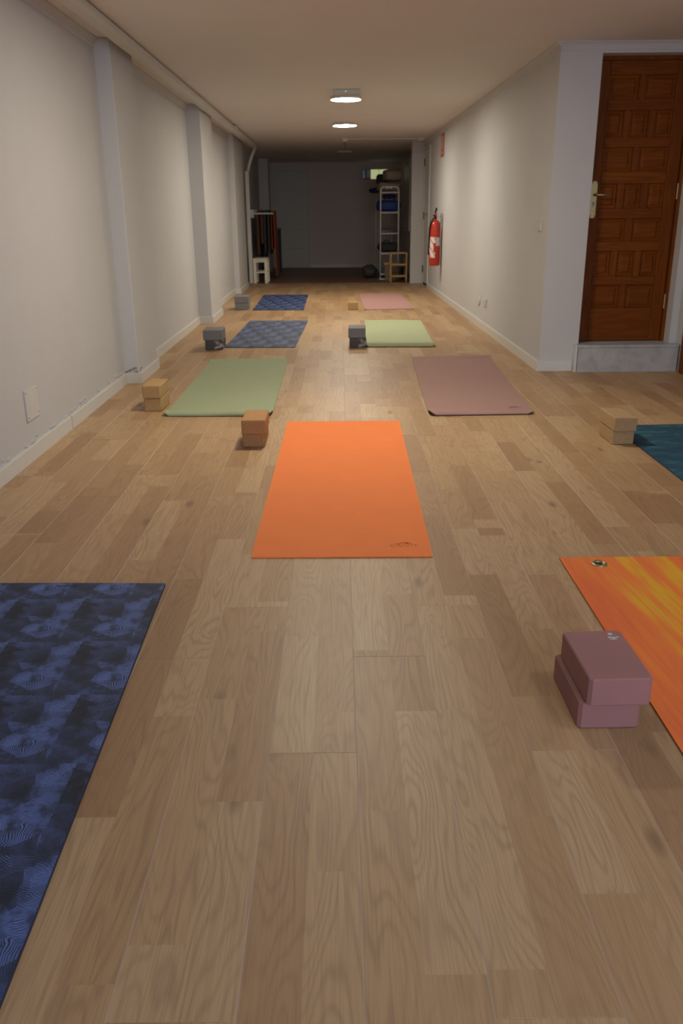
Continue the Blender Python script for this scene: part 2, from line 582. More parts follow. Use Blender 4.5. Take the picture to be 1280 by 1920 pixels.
# corridor wall on the right with an opening for the white door (y 13.03 .. 13.86)
wr = MB()
def wr_seg(y0, y1, z0, z1):
    wr.prism([(xr(y0), y0), (xr(y0) + 0.12, y0), (xr(y1) + 0.12, y1), (xr(y1), y1)], z0, z1)
wr_seg(6.14, 13.03, 0, CEIL)
wr_seg(13.03, 13.86, 2.0, CEIL)
wr_seg(13.86, 14.08, 0, CEIL)
wr.prism([(xr(6.0), 6.0), (xr(6.0) + 0.12, 6.0), (xr(6.14) + 0.12, 6.14), (xr(6.14), 6.14)], 0, CEIL)
tag(wr.build('wall_right', 'plaster'), 'white plaster corridor wall carrying the red fire extinguisher', 'wall', kind='structure')
# wall facing the camera with the panelled door
DX0, DX1, DZ0, DZ1 = 1.705, 2.350, 0.19, 2.035
wd = MB()
wd.box(xr(6.0) + 0.12, DX0, 6.0, 6.2, 0, CEIL)
wd.box(DX0, DX1, 6.0, 6.2, DZ1, CEIL)
wd.box(DX1, X_ALC, 6.0, 6.2, 0, CEIL)
wd.box(DX0, DX1, 6.06, 6.2, 0, 0.1705)
wd.box(DX0 - 0.05, DX1 + 0.05, 6.201, 6.26, 0, CEIL)  # unseen backing added behind the door to keep world light out
tag(wd.build('wall_door', 'plaster'), 'short white wall holding the panelled wooden door', 'wall', kind='structure')
wa = MB().box(X_ALC, X_ALC + 0.14, Y_BEHIND, 6.2, 0, CEIL)
tag(wa.build('wall_alcove', 'plaster'), 'white side wall at the edge of the wider front room', 'wall', kind='structure')
wb = MB()
WX0, WX1, WZ0, WZ1 = 0.85, 2.25, 0.35, 1.95
wb.box(-1.6, WX0, Y_BEHIND - 0.14, Y_BEHIND, 0, CEIL)
wb.box(WX1, 2.6, Y_BEHIND - 0.14, Y_BEHIND, 0, CEIL)
wb.box(WX0, WX1, Y_BEHIND - 0.14, Y_BEHIND, 0, WZ0)
wb.box(WX0, WX1, Y_BEHIND - 0.14, Y_BEHIND, WZ1, CEIL)
tag(wb.build('wall_behind', 'plaster'), 'white wall with a window at the entrance end', 'wall', kind='structure')
w3 = empty('window_3', (1.55, Y_BEHIND - 0.07, WZ0), 'white framed window at the entrance end', 'window', kind='structure')
fr = MB()
for a in (WX0, 1.525, WX1 - 0.05):
    fr.box(a, a + 0.05, Y_BEHIND - 0.10, Y_BEHIND - 0.04, WZ0, WZ1)
for z in (WZ0, WZ1 - 0.05):
    fr.box(WX0, WX1, Y_BEHIND - 0.099, Y_BEHIND - 0.041, z, z + 0.05)
fr.build('window_frame', 'white_paint', w3)
for a, b in ((WX0 + 0.05, 1.525), (1.575, WX1 - 0.05)):
    MB().box(a, b, Y_BEHIND - 0.073, Y_BEHIND - 0.067, WZ0 + 0.05, WZ1 - 0.05).build('pane', 'clear_glass', w3)

# far end wall with the door opening kept shut and the glass blocks
kb = MB()
kb.box(-1.6, 0.44, Y_BACK, Y_BACK + 0.15, 0, CEIL)
kb.box(0.44, 1.04, Y_BACK, Y_BACK + 0.15, 0, 1.715)
kb.box(0.44, 1.04, Y_BACK, Y_BACK + 0.15, 1.905, CEIL)
kb.box(1.04, 1.5, Y_BACK, Y_BACK + 0.15, 0, CEIL)
tag(kb.build('wall_back', 'far_plaster'), 'dim end wall of the store with a plain door', 'wall', kind='structure')
ks = MB().box(1.29, 1.42, 14.08, Y_BACK, 0, CEIL)
tag(ks.build('wall_store', 'far_plaster'), 'dim side wall of the store behind the white shelf frame', 'wall', kind='structure')

# projecting pillar where the corridor ends, and the pilasters of the left wall
pp = MB().box(1.147, xr(13.9) - 0.001, 13.92, 14.08, 0, CEIL)
tag(pp.build('pillar', 'plaster'), 'white pillar closing the corridor beside the plain white door', 'pillar', kind='structure')
def pilaster(y0, y1, x, label):
    o = MB().box(xl(y0) - 0.02, x, y0, y1, 0, CEIL, 0.004, 1).build('pilaster', 'plaster')
    tag(o, label, 'pilaster', 'pilasters of the left wall', 'structure')
pilaster(5.70, 6.29, -1.376, 'white pilaster behind the cork blocks of the sage green mat')
pilaster(8.965, 9.74, -1.343, 'white pilaster between the two grey block stacks along the wall')
pilaster(12.37, 13.5, -1.425, 'shallow white pilaster next to the cable pipe at the far end')
pilaster(17.1, 17.5, -1.33, 'dim pilaster in the store behind the hanging mats')

# cornices
def cornice(name, line, side, label):
    prof = [(0, 0), (0, -0.05), (0.004, -0.046), (0.007, -0.034), (0.012, -0.020), (0.020, -0.010), (0.028, -0.006), (0.028, 0)]
    rings = []
    for (x, y) in line:
        if side == 'x+':
            rings.append([(x + d, y, CEIL + z) for d, z in prof])
        elif side == 'x-':
            rings.append([(x - d, y, CEIL + z) for d, z in prof])
        else:
            rings.append([(x, y - d, CEIL + z) for d, z in prof])
    o = MB().loft(rings).build(name, 'plaster')
    tag(o, label, 'cornice', kind='structure')
cornice('trim_1', [(xl(Y_BEHIND), Y_BEHIND), (xl(14.2), 14.2)], 'x+', 'small plaster cornice under the ceiling along the pilaster wall')
cornice('trim_2', [(xr(5.973), 5.973), (xr(13.9), 13.9)], 'x-', 'small plaster cornice above the fire extinguisher wall')
cornice('trim_3', [(xr(6) - 0.001, 6.0), (X_ALC, 6.0)], 'y-', 'small plaster cornice above the panelled wooden door')

# skirting boards
BH, BT = 0.071, 0.015
def skirt(parent, a, b, n, mat='skirting', gap=0.0015):
    """board from a to b (2D) on the side of normal n"""
    a, b, n = Vector(a), Vector(b), Vector(n)
    d = (b - a).normalized()
    a2, b2 = a + d * gap, b - d * gap
    q = [a2, b2, b2 + n * BT, a2 + n * BT]
    MB().prism([(p.x, p.y) for p in q], 0.0, BH - 0.004).prism([(p.x, p.y) for p in (a2, b2, b2 + n * (BT - 0.005), a2 + n * (BT - 0.005))], BH - 0.004, BH).build('skirting_board', mat, parent)
bl = empty('baseboard_left', (-1.45, 4, 0), 'cream skirting board along the pilaster wall, gapped at its joints', 'baseboard', kind='structure')
E1 = (1, 0)
for a, b in ((-2.5, 1.6), (1.6, 4.41), (4.415, 5.70), (6.29, 8.965), (9.74, 12.37), (13.5, 14.15)):
    skirt(bl, (xl(a), a), (xl(b), b), E1)
for y0, y1, x in ((5.70, 6.29, -1.376), (8.965, 9.74, -1.343), (12.37, 13.5, -1.425)):
    skirt(bl, (xl(y0), y0), (x + BT, y0), (0, -1))
    skirt(bl, (x, y0), (x, y1), E1)
    skirt(bl, (xl(y1), y1), (x + BT, y1), (0, 1))
br = empty('baseboard_right', (1.4, 9, 0), 'cream skirting board along the fire extinguisher wall', 'baseboard', kind='structure')
for a, b in ((5.985, 8.12), (8.12, 12.99)):
    skirt(br, (xr(a), a), (xr(b), b), (-1, 0))
bd = empty('baseboard_door', (1.55, 6, 0), 'white skirting board beside the marble step', 'baseboard', kind='structure')
skirt(bd, (xr(6) - 0.014, 6.0), (1.668, 6.0), (0, -1), 'white_paint')
bk = empty('baseboard_back', (0.2, 18.2, 0), 'pale skirting board on the dim end wall', 'baseboard', kind='structure')
skirt(bk, (-0.58, Y_BACK), (1.28, Y_BACK), (0, -1), 'white_paint')

# crumbling plaster above the left skirting
cr = MB()
rr = random.Random(3)
for i in range(46):
    y = rr.uniform(2.6, 5.6)
    z = rr.uniform(0.072, 0.10)
    s_ = rr.uniform(0.008, 0.03)
    x = xl(y)
    cr.loft([[(x + d, y - s_, z), (x + d, y, z - s_ * .35), (x + d, y + s_, z + rr.uniform(-.004, .004)), (x + d, y + s_ * .2, z + s_ * .4)] for d in (0.0, 0.005)])
cr.build('plaster_flake', 'plaster', bl, kind='stuff')
plain('bare_plaster', (0.30, 0.27, 0.245), 0.9, var=0.25, scale=40)
ch = MB()
for i in range(16):
    s_ = rr.uniform(0.006, 0.016)
    if i < 9:
        x, y, z = rr.uniform(-1.465, -1.385), 5.6995, rr.uniform(0.076, 0.108)
        ch.loft([[(x - s_, y - d, z), (x, y - d, z - s_ * .5), (x + s_, y - d, z), (x, y - d, z + s_ * .5)] for d in (0.0, 0.004)])
    else:
        y, z = rr.uniform(5.71, 5.80), rr.uniform(0.076, 0.10)
        ch.loft([[(-1.376 + d, y - s_, z), (-1.376 + d, y, z - s_ * .5), (-1.376 + d, y + s_, z), (-1.376 + d, y, z + s_ * .5)] for d in (0.0, 0.004)])
ch.build('plaster_chip', 'bare_plaster', bl, kind='stuff')

# ------------------------------------------------------------------ door 1: panelled wooden door on a marble step
d1 = empty('door_1', (2.03, 6.12, 0.19), 'dark brown wooden door with rows of square panels above a marble step', 'door', kind='structure')
LX0, LX1, LZ0, LZ1 = 1.722, 2.326, 0.196, 2.008
YF = 6.115
leaf = MB().box(LX0, LX1, YF + 0.014, YF + 0.04, LZ0, LZ1).build('leaf', 'door_wood_v', d1)
ST = 0.075
rows = [(1.925, 1.777, 2), (1.712, 1.546, 3), (1.487, 1.333, 2), (1.258, 1.097, 3), (1.034, 0.879, 2), (0.818, 0.644, 3), (0.586, 0.426, 2)]
def slab(name, x0, x1, z0, z1, mat, ch=0.010):
    # plank of the door front with chamfered arrises
    rings = []
    for y, e in ((YF + 0.0145, 0.0), (YF + 0.006, 0.0), (YF, ch)):
        rings.append([(x0 + e, y, z0 + e * .15), (x1 - e, y, z0 + e * .15), (x1 - e, y, z1 - e * .15), (x0 + e, y, z1 - e * .15)])
    return MB().loft(rings).build(name, mat, leaf)
slab('stile', LX0, LX0 + ST, LZ0, LZ1, 'door_wood_v', 0.002)
slab('stile', LX1 - ST - 0.01, LX1, LZ0, LZ1, 'door_wood_v', 0.008)
ix0, ix1 = LX0 + ST, LX1 - ST - 0.01
zt = LZ1
edges = [(LZ1, rows[0][0])] + [(rows[i][1], rows[i + 1][0]) for i in range(6)] + [(rows[6][1], LZ0)]
for hi, lo in edges:
    slab('rail', ix0, ix1, lo, hi, 'door_wood_h', 0.002)
for hi, lo, n in rows:
    mw = 0.05
    pw = (ix1 - ix0 - mw * (n - 1)) / n
    for i in range(n):
        a = ix0 + i * (pw + mw)
        b = a + pw
        rings = []
        for y, e in ((YF + 0.0145, 0.0), (YF + 0.012, 0.006), (YF + 0.0125, 0.016), (YF + 0.006, 0.030), (YF + 0.005, 0.033)):
            rings.append([(a + e, y, lo + e), (b - e, y, lo + e), (b - e, y, hi - e), (a + e, y, hi - e)])
        MB().loft(rings).build('panel', 'door_wood_h', leaf)
        if i < n - 1:
            # muntin with stopped chamfers
            x0, x1 = b, b + mw
            c = 0.011
            z0, z1 = lo, hi
            back = [(x0, YF + 0.0145, z0), (x1, YF + 0.0145, z0), (x1, YF + 0.0145, z1), (x0, YF + 0.0145, z1)]
            front = [(x0 + c * 1.3, YF, z0), (x1 - c * 1.3, YF, z0), (x1 - c * .2, YF, z0 + c), (x1 - c * .2, YF, z1 - c), (x1 - c * 1.3, YF, z1), (x0 + c * 1.3, YF, z1), (x0 + c * .2, YF, z1 - c), (x0 + c * .2, YF, z0 + c)]
            MB().loft([[(x, YF + 0.0145, z) for x, _, z in front], front]).build('muntin', 'door_wood_v', leaf)
f1 = MB().box(1.706, 1.7215, YF + 0.02, YF + 0.075, 0.19, 2.034).box(2.3275, 2.3495, YF - 0.015, YF + 0.075, 0.19, 2.034).box(1.7065, 2.349, YF - 0.012, YF + 0.074, 2.0095, 2.0345)
f1.build('door_frame', 'door_wood_v', d1)
MB().box(1.7215, 2.327, YF + 0.041, YF + 0.07, 0.19, 2.009).build('dark_backing', 'dark_gap', d1)  # near-black sheet behind the leaf, painting the gaps round it dark
# brass handle
hp = MB()
pts = []
hx, hz0, hz1, hw = 1.757, 1.035, 1.275, 0.0195
for i in range(9):
    a = math.pi * i / 8
    pts.append((hx + hw * math.cos(a), hz1 - hw + hw * math.sin(a)))
for i in range(9):
    a = math.pi + math.pi * i / 8
    pts.append((hx + hw * math.cos(a), hz0 + hw + hw * math.sin(a)))
hp.loft([[(x, YF - 0.004, z) for x, z in pts], [(x, YF - 0.0005, z) for x, z in pts]])
plate = hp.build('handle_plate', 'brass', d1)
MB().tube([(hx, YF - 0.004, 1.187), (hx, YF - 0.045, 1.187), (hx + 0.012, YF - 0.052, 1.187), (hx + 0.05, YF - 0.052, 1.185), (hx + 0.105, YF - 0.05, 1.187)], 0.008, 8).build('lever', 'brass', plate, smooth=True)
MB().tube([(hx, YF - 0.008, 1.135), (hx, YF - 0.0045, 1.135)], 0.008, 10).box(hx - 0.004, hx + 0.004, YF - 0.008, YF - 0.0045, 1.112, 1.13).build('keyhole', 'gunmetal', plate)
for dx in (-0.012, 0.012):
    for z in (1.052, 1.258):
        MB().tube([(hx + dx, YF - 0.0055, z), (hx + dx, YF - 0.0042, z)], 0.003, 6).build('screw', 'dark_gap', plate)
for z in (1.205, 0.47):
    MB().tube([(2.327, YF - 0.006, z - 0.05), (2.327, YF - 0.006, z + 0.05)], 0.007, 8).build('hinge', 'brass', d1)
# step
st = empty('step', (2.05, 5.93, 0), 'grey marble door step below the panelled wooden door', 'step', kind='structure')
MB().box(1.685, 2.410, 5.945, 5.999, 0, 0.17).box(DX0 + .001, DX1 - .001, 5.999, 6.059, 0.0, 0.17).build('core', 'plaster', st)
MB().box(1.690, 2.06, 5.93, 5.9445, 0, 0.171).build('riser_slab', 'marble', st)
MB().box(2.061, 2.398, 5.93, 5.9445, 0, 0.171).build('riser_slab', 'marble', st)
MB().box(1.686, 2.402, 5.926, 5.999, 0.1712, 0.19, 0.003).build('tread_slab', 'marble', st)
MB().box(DX0 + .001, DX1 - .001, 5.999, 6.199, 0.1712, 0.1895).build('tread_slab', 'marble', st)
MB().box(1.6705, 1.6845, 5.935, 5.999, 0, 0.19).build('edge_tile', 'white_paint', st)

# door 4: brown door on the side wall, only its jamb shows
d4 = empty('door_4', (X_ALC, 5.4, 0), 'brown wooden door jamb at the edge beside the marble step', 'door', kind='structure')
MB().box(X_ALC - 0.022, X_ALC - 0.001, 5.80, 5.87, 0, 1.95).box(X_ALC - 0.022, X_ALC - 0.001, 4.95, 5.02, 0, 1.95).box(X_ALC - 0.022, X_ALC - 0.001, 5.02, 5.80, 1.88, 1.95).build('door_frame', 'door_wood_v', d4)
MB().box(X_ALC - 0.012, X_ALC - 0.001, 5.02, 5.80, 0.005, 1.88).build('leaf', 'door_wood_v', d4)
MB().tube([(X_ALC - 0.012, 5.08, 1.0), (X_ALC - 0.055, 5.08, 1.0), (X_ALC - 0.055, 5.18, 1.0)], 0.008).build('handle', 'brass', d4)

# ------------------------------------------------------------------ door 2: white door in the corridor wall
d2 = empty('door_2', (xr(13.45), 13.45, 0), 'plain white door with gold lever behind the fire extinguisher', 'door', kind='structure')
def wrbox(y0, y1, z0, z1, d0, d1_):
    return MB().prism([(xr(y0) + d0, y0), (xr(y0) + d1_, y0), (xr(y1) + d1_, y1), (xr(y1) + d0, y1)], z0, z1)
wrbox(13.075, 13.83, 0.034, 1.965, 0.012, 0.05).build('leaf', 'white_paint', d2)
fm = wrbox(13.03, 13.07, 0, 1.9995, -0.014, 0.06)
fm.prism([(xr(13.835), 13.835), (xr(13.835) + 0.06, 13.835), (xr(13.859) + 0.06, 13.859), (xr(13.859), 13.859)], 0, 1.9995)
fm.prism([(xr(13.07) - 0.012, 13.07), (xr(13.07) + 0.06, 13.07), (xr(13.835) + 0.06, 13.835), (xr(13.835) - 0.012, 13.835)], 1.97, 1.9995)
fm.build('door_frame', 'white_paint', d2)
wrbox(13.075, 13.83, 0.0, 0.0335, 0.016, 0.05).build('threshold_gap', 'dark_gap', d2)
for z in (1.80, 1.03, 0.23):
    x = xr(13.82) + 0.004
    MB().tube([(x, 13.822, z - 0.055), (x, 13.822, z + 0.055)], 0.012, 8).build('hinge', 'gunmetal', d2)
x = xr(13.14)
MB().tube([(x + 0.012, 13.13, 1.045), (x - 0.045, 13.13, 1.045), (x - 0.05, 13.16, 1.045), (x - 0.05, 13.25, 1.04)], 0.009, 8).build('handle', 'brass', d2)

# ------------------------------------------------------------------ door 3: dim door in the end wall
d3 = empty('door_3', (-1.0, 18.2, 0), 'dim pale door with horizontal boards in the end wall', 'door', kind='structure')
for i in range(5):
    z0 = 0.02 + i * 0.371
    MB().box(-1.40, -0.625, Y_BACK - 0.035, Y_BACK - 0.004, z0, z0 + 0.3695, 0.002, 1).build('board', 'far_door_paint', d3)
MB().box(-0.622, -0.585, Y_BACK - 0.04, Y_BACK - 0.001, 0, 1.91).box(-1.44, -1.403, Y_BACK - 0.04, Y_BACK - 0.001, 0, 1.91).box(-1.403, -0.622, Y_BACK - 0.04, Y_BACK - 0.001, 1.876, 1.91).build('door_frame', 'far_door_paint', d3)
MB().tube([(-0.668, Y_BACK - 0.035, 0.935), (-0.668, Y_BACK - 0.075, 0.935)], 0.018, 10).build('knob', 'white_metal', d3)

# glass blocks
w1 = empty('window_1', (0.74, 18.2, 1.715), 'row of glass blocks high in the end wall, two glowing yellow-green', 'window', kind='structure')
for x0, x1, mt in ((0.485, 0.565, 'dull_glass_block'), (0.575, 0.656, 'dull_glass_block'), (0.667, 0.823, 'lit_glass_block'), (0.837, 1.014, 'lit_glass_block')):
    MB().box(x0, x1, Y_BACK - 0.004, Y_BACK + 0.08, 1.728, 1.897, 0.008, 2).build('glass_block', mt, w1)
MB().box(0.442, 0.484, Y_BACK + 0.02, Y_BACK + 0.1, 1.716, 1.904).box(0.657, 0.666, Y_BACK + 0.02, Y_BACK + 0.1, 1.716, 1.904).box(0.824, 0.836, Y_BACK + 0.02, Y_BACK + 0.1, 1.716, 1.904).box(1.015, 1.039, Y_BACK + 0.02, Y_BACK + 0.1, 1.716, 1.904).box(0.442, 1.039, Y_BACK + 0.085, Y_BACK + 0.1, 1.716, 1.904).build('mortar', 'far_plaster', w1)
# framed shutter on the store's side wall
w2 = empty('window_2', (1.285, 16.5, 0.8), 'tall white framed shutter on the store wall above the bamboo shelf', 'window', kind='structure')
MB().box(1.275, 1.289, 15.75, 17.3, 0.80, 1.93).build('shutter', 'white_paint', w2)
MB().box(1.25, 1.2745, 15.70, 15.77, 0.76, 1.97).box(1.25, 1.2745, 17.28, 17.35, 0.76, 1.97).box(1.25, 1.2745, 15.77, 17.28, 1.91, 1.97).box(1.25, 1.2745, 15.77, 17.28, 0.76, 0.80).build('window_frame', 'white_paint', w2)

# ------------------------------------------------------------------ ceiling lamps
def lamp(y, label, x=0.07, z=CEIL, lit=True, r=0.143, mat='lamp_diffuser'):
    t = empty('ceiling_lamp', (x, y, z), label, 'lamp', 'round ceiling lamps')
    MB().lathe([(r * .92, z - 0.0005), (r, z - 0.004), (r, z - 0.026), (r * .985, z - 0.0275), (r * .965, z - 0.0275), (r * .965, z - 0.02)], 40, x, y).build('housing', 'white_metal', t, smooth=False)
    MB().lathe([(r * .962, z - 0.0215), (r * .962, z - 0.0275), (r * .93, z - 0.0285), (0.002, z - 0.029)], 40, x, y).build('diffuser', mat if lit else 'white_metal', t, smooth=True)
    return t
lamp(4.42, 'lit round ceiling lamp nearest the wooden door, just above the view', 0.05)
lamp(8.56, 'lit round ceiling lamp just behind the grey box with a green light', 0.08)
lamp(11.03, 'lit round ceiling lamp farther down the hall, smaller glowing disc', 0.09)
lamp(15.55, 'unlit round ceiling lamp in the dim store', 0.12, CEIL - 0.016, False, 0.135)
lamp(1.2, 'cool white round ceiling lamp of the wider front room, above the view', 1.5, mat='cool_lamp_diffuser')
em = empty('emergency_light', (0.085, 8.12, CEIL), 'flat grey emergency light box with tiny green light on the ceiling', 'light')
MB().box(-0.035, 0.205, 8.05, 8.19, CEIL - 0.035, CEIL - 0.0005, 0.006, 2).build('housing', 'white_metal', em)
MB().box(-0.015, 0.185, 8.07, 8.17, CEIL - 0.039, CEIL - 0.0352, 0.001, 1).build('lens', 'cream_plastic', em)
MB().tube([(0.075, 8.048, CEIL - 0.018), (0.075, 8.05, CEIL - 0.018)], 0.003, 6).build('indicator_light', 'led_green', em)

# conduit across the ceiling to the unlit lamp
cd = empty('ceiling_conduit', (0.1, 13.1, CEIL), 'thin cream cable conduit with boxes crossing the ceiling to the unlit lamp', 'conduit')
MB().tube([(0.13, 13.12, CEIL - 0.012), (1.16, 13.14, CEIL - 0.012)], 0.010, 8).build('pipe', 'cream_plastic', cd)
MB().tube([(0.105, 13.16, CEIL - 0.014), (0.115, 14.5, CEIL - 0.014), (0.12, 15.4, CEIL - 0.026)], 0.010, 8).build('pipe', 'cream_plastic', cd)
MB().box(0.07, 0.14, 13.08, 13.16, CEIL - 0.05, CEIL - 0.0005, 0.005).build('junction_box', 'cream_plastic', cd)
MB().box(1.16, 1.25, 13.09, 13.19, CEIL - 0.045, CEIL - 0.0005, 0.005).build('junction_box', 'cream_plastic', cd)

# cable trunking along the ceiling edge
tk = empty('cable_trunking', (-1.27, 5.6, CEIL), 'cream cable trunking along the ceiling edge, bending down as a pipe at the end', 'trunking')
def trunk(y0, y1, xa, xb):
    q = []
    for y, x in ((y0, xa), (y1, xb)):
        q.append([(x - 0.034, y, CEIL - 0.062), (x + 0.034, y, CEIL - 0.062), (x + 0.034, y, CEIL - 0.012), (x - 0.034, y, CEIL - 0.012)])
    MB().loft(q).build('trunk_section', 'cream_plastic', tk)
trunk(-2.5, 2.6, -1.262, -1.265)
trunk(2.603, 5.595, -1.265, -1.268)
trunk(5.603, 7.57, -1.268, -1.272)
trunk(7.576, 11.0, -1.272, -1.28)
trunk(11.004, 14.0, -1.28, -1.287)
MB().box(-1.325, -1.215, 11.0, 11.14, CEIL - 0.074, CEIL - 0.0122, 0.004).build('junction_box', 'cream_plastic', tk)
MB().box(-1.30, -1.28, -2.5, 14.0, CEIL - 0.0118, CEIL - 0.0005).build('trunk_gap_shade', 'dark_gap', tk)  # near-black strip painting the shade in the gap between trunking and ceiling
pth = []
for i in range(13):
    a = i / 12
    if a < 0.25:
        pth.append((-1.287, 14.0 + 0.12 * a / 0.25, CEIL - 0.045))
    else:
        u = (a - 0.25) / 0.75
        pth.append((-1.287 - 0.155 * (u ** 1.0 if u < .6 else .6 + (u - .6) * .75) - .0 * u, 14.12 + 0.06 * min(1, u * 2), CEIL - 0.045 - 0.345 * u ** 1.15))
MB().tube(pth, 0.027, 10).build('bent_pipe', 'cream_plastic', tk, smooth=True)
MB().box(-1.468, -1.41, 14.16, 14.21, 0.004, 1.715, 0.003).build('vertical_trunk', 'cream_plastic', tk)

# ------------------------------------------------------------------ wall fittings
wp = empty('wall_plate', (xl(3.9), 3.9, 0.25), 'rectangular white cover plate screwed low on the wall near the skirting', 'cover plate')
MB().prism([(xl(3.81) + 0.0005, 3.81), (xl(3.98) + 0.0005, 3.98), (xl(3.98) + 0.007, 3.98), (xl(3.81) + 0.007, 3.81)], 0.182, 0.328).build('plate', 'white_paint', wp)
for y in (3.825, 3.965):
    for z in (0.197, 0.313):
        MB().tube([(xl(y) + 0.007, y, z), (xl(y) + 0.0085, y, z)], 0.0028, 6).build('screw', 'gunmetal', wp)
sw = empty('light_switch', (xr(6.24), 6.24, 0.99), 'cream light switch on the wall near the corner by the wooden door', 'switch')
wrbox(6.185, 6.295, 0.953, 1.025, -0.009, -0.0005).build('plate', 'cream_plastic', sw)
wrbox(6.205, 6.275, 0.965, 1.013, -0.013, -0.0092).build('rocker', 'cream_plastic', sw)
so = empty('wall_socket', (xr(8.21), 8.21, 0.26), 'square cream wall socket above the skirting board', 'socket')
wrbox(8.125, 8.30, 0.225, 0.30, -0.009, -0.0005).build('plate', 'cream_plastic', so)
wrbox(8.165, 8.26, 0.24, 0.285, -0.012, -0.0092).build('insert', 'cream_plastic', so)
s2 = empty('cable_outlet', (xr(8.53), 8.53, 0.25), 'round white cable outlet beside the square wall socket', 'socket')
y0 = 8.53
MB().loft([[(xr(y0) - d, y0 + r_ * math.cos(a), 0.252 + r_ * 0.8 * math.sin(a)) for a in [2 * math.pi * i / 16 for i in range(16)]] for d, r_ in ((0.0005, 0.055), (0.008, 0.053), (0.012, 0.035))]).build('cover', 'white_paint', s2)
MB().tube([(xr(y0) - 0.006, y0, 0.208), (xr(y0) - 0.006, y0 - 0.01, 0.195)], 0.005, 6).build('cable_stub', 'white_paint', s2)
s3 = empty('wall_socket', (xl(11.4), 11.4, 0.3), 'small pale wall socket between the far pilasters', 'socket')
MB().prism([(xl(11.35) + .0005, 11.35), (xl(11.45) + .0005, 11.45), (xl(11.45) + .009, 11.45), (xl(11.35) + .009, 11.35)], 0.22, 0.34).build('plate', 'white_paint', s3)

# fire sign
sg = empty('fire_sign', (xr(11.7), 11.7, 1.9), 'red fire sign high on the wall above the extinguisher', 'sign')
wrbox(11.57, 11.85, 1.755, 2.035, -0.006, -0.0005).build('plate', 'sign_red', sg)
wrbox(11.62, 11.80, 1.845, 2.005, -0.0072, -0.0061).build('pictogram', 'sign_pale', sg)
wrbox(11.62, 11.80, 1.785, 1.825, -0.0072, -0.0061).build('pictogram', 'sign_pale', sg)

# ------------------------------------------------------------------ fire extinguisher
EX, EY = 1.268, 11.52
ex = empty('fire_extinguisher', (EX, EY, 0.41), 'red fire extinguisher with white label hanging on the right wall', 'fire extinguisher')
R_ = 0.070
prof = [(0.055, 0.412), (0.066, 0.416), (R_, 0.43), (R_, 0.90)]
for i in range(1, 8):
    a = i / 7 * math.pi / 2
    prof.append((R_ * math.cos(a) * 0.80 + 0.2 * R_, 0.90 + 0.085 * math.sin(a)))
prof += [(0.0145, 0.988), (0.0145, 1.0)]
body = MB().lathe(prof, 32, EX, EY).build('cylinder_body', 'extinguisher_red', ex, (EX, EY, 0.4), smooth=True)
MB().lathe([(0.019, 0.998), (0.021, 1.005), (0.019, 1.045), (0.012, 1.05)], 16, EX, EY).build('valve', 'extinguisher_red', ex)
MB().tube([(EX, EY, 1.035), (EX - 0.03, EY - 0.03, 1.04)], 0.012, 10).build('gauge', 'black', ex)
MB().box(EX - 0.012, EX + 0.012, EY - 0.10, EY + 0.02, 1.052, 1.066, 0.003).build('lower_handle', 'extinguisher_red', ex)
MB().loft([[(EX - 0.011, y, z), (EX + 0.011, y, z), (EX + 0.011, y, z + 0.012), (EX - 0.011, y, z + 0.012)] for y, z in ((EY + 0.03, 1.07), (EY - 0.03, 1.095), (EY - 0.10, 1.122))]).build('squeeze_lever', 'black', ex)
hose = [(EX, EY - 0.02, 1.02), (EX - 0.03, EY - 0.03, 1.005), (EX - 0.058, EY - 0.035, 0.97), (EX - 0.072, EY - 0.035, 0.93), (EX - 0.079, EY - 0.03, 0.88), (EX - 0.081, EY - 0.02, 0.80), (EX - 0.083, EY - 0.005, 0.62), (EX - 0.083, EY, 0.55)]
MB().tube(hose, 0.011, 8).build('hose', 'black', ex, smooth=True)
def patch(a0, a1, z0, z1, mt, name='label_sheet', off=0.0008):
    rings = []
    n = 10
    for i in range(n + 1):
        a = math.radians(a0 + (a1 - a0) * i / n)
        rings.append([(EX + (R_ + d) * math.cos(a), EY + (R_ + d) * math.sin(a), z) for d, z in ((off, z0), (off, z1), (off - 0.0006, z1), (off - 0.0006, z0))])
    return MB().loft(rings).build(name, mt, ex, (EX, EY, 0.4))
patch(180, 272, 0.70, 0.775, 'extinguisher_label')
patch(180, 250, 0.585, 0.699, 'extinguisher_label')
patch(205, 268, 0.515, 0.584, 'extinguisher_label')
patch(276, 325, 0.665, 0.77, 'paper_grey')
MB().box(EX + 0.05, 1.343, EY - 0.012, EY + 0.012, 1.02, 1.03).box(1.335, 1.343, EY - 0.02, EY + 0.02, 0.93, 1.07).build('wall_bracket', 'gunmetal', ex)

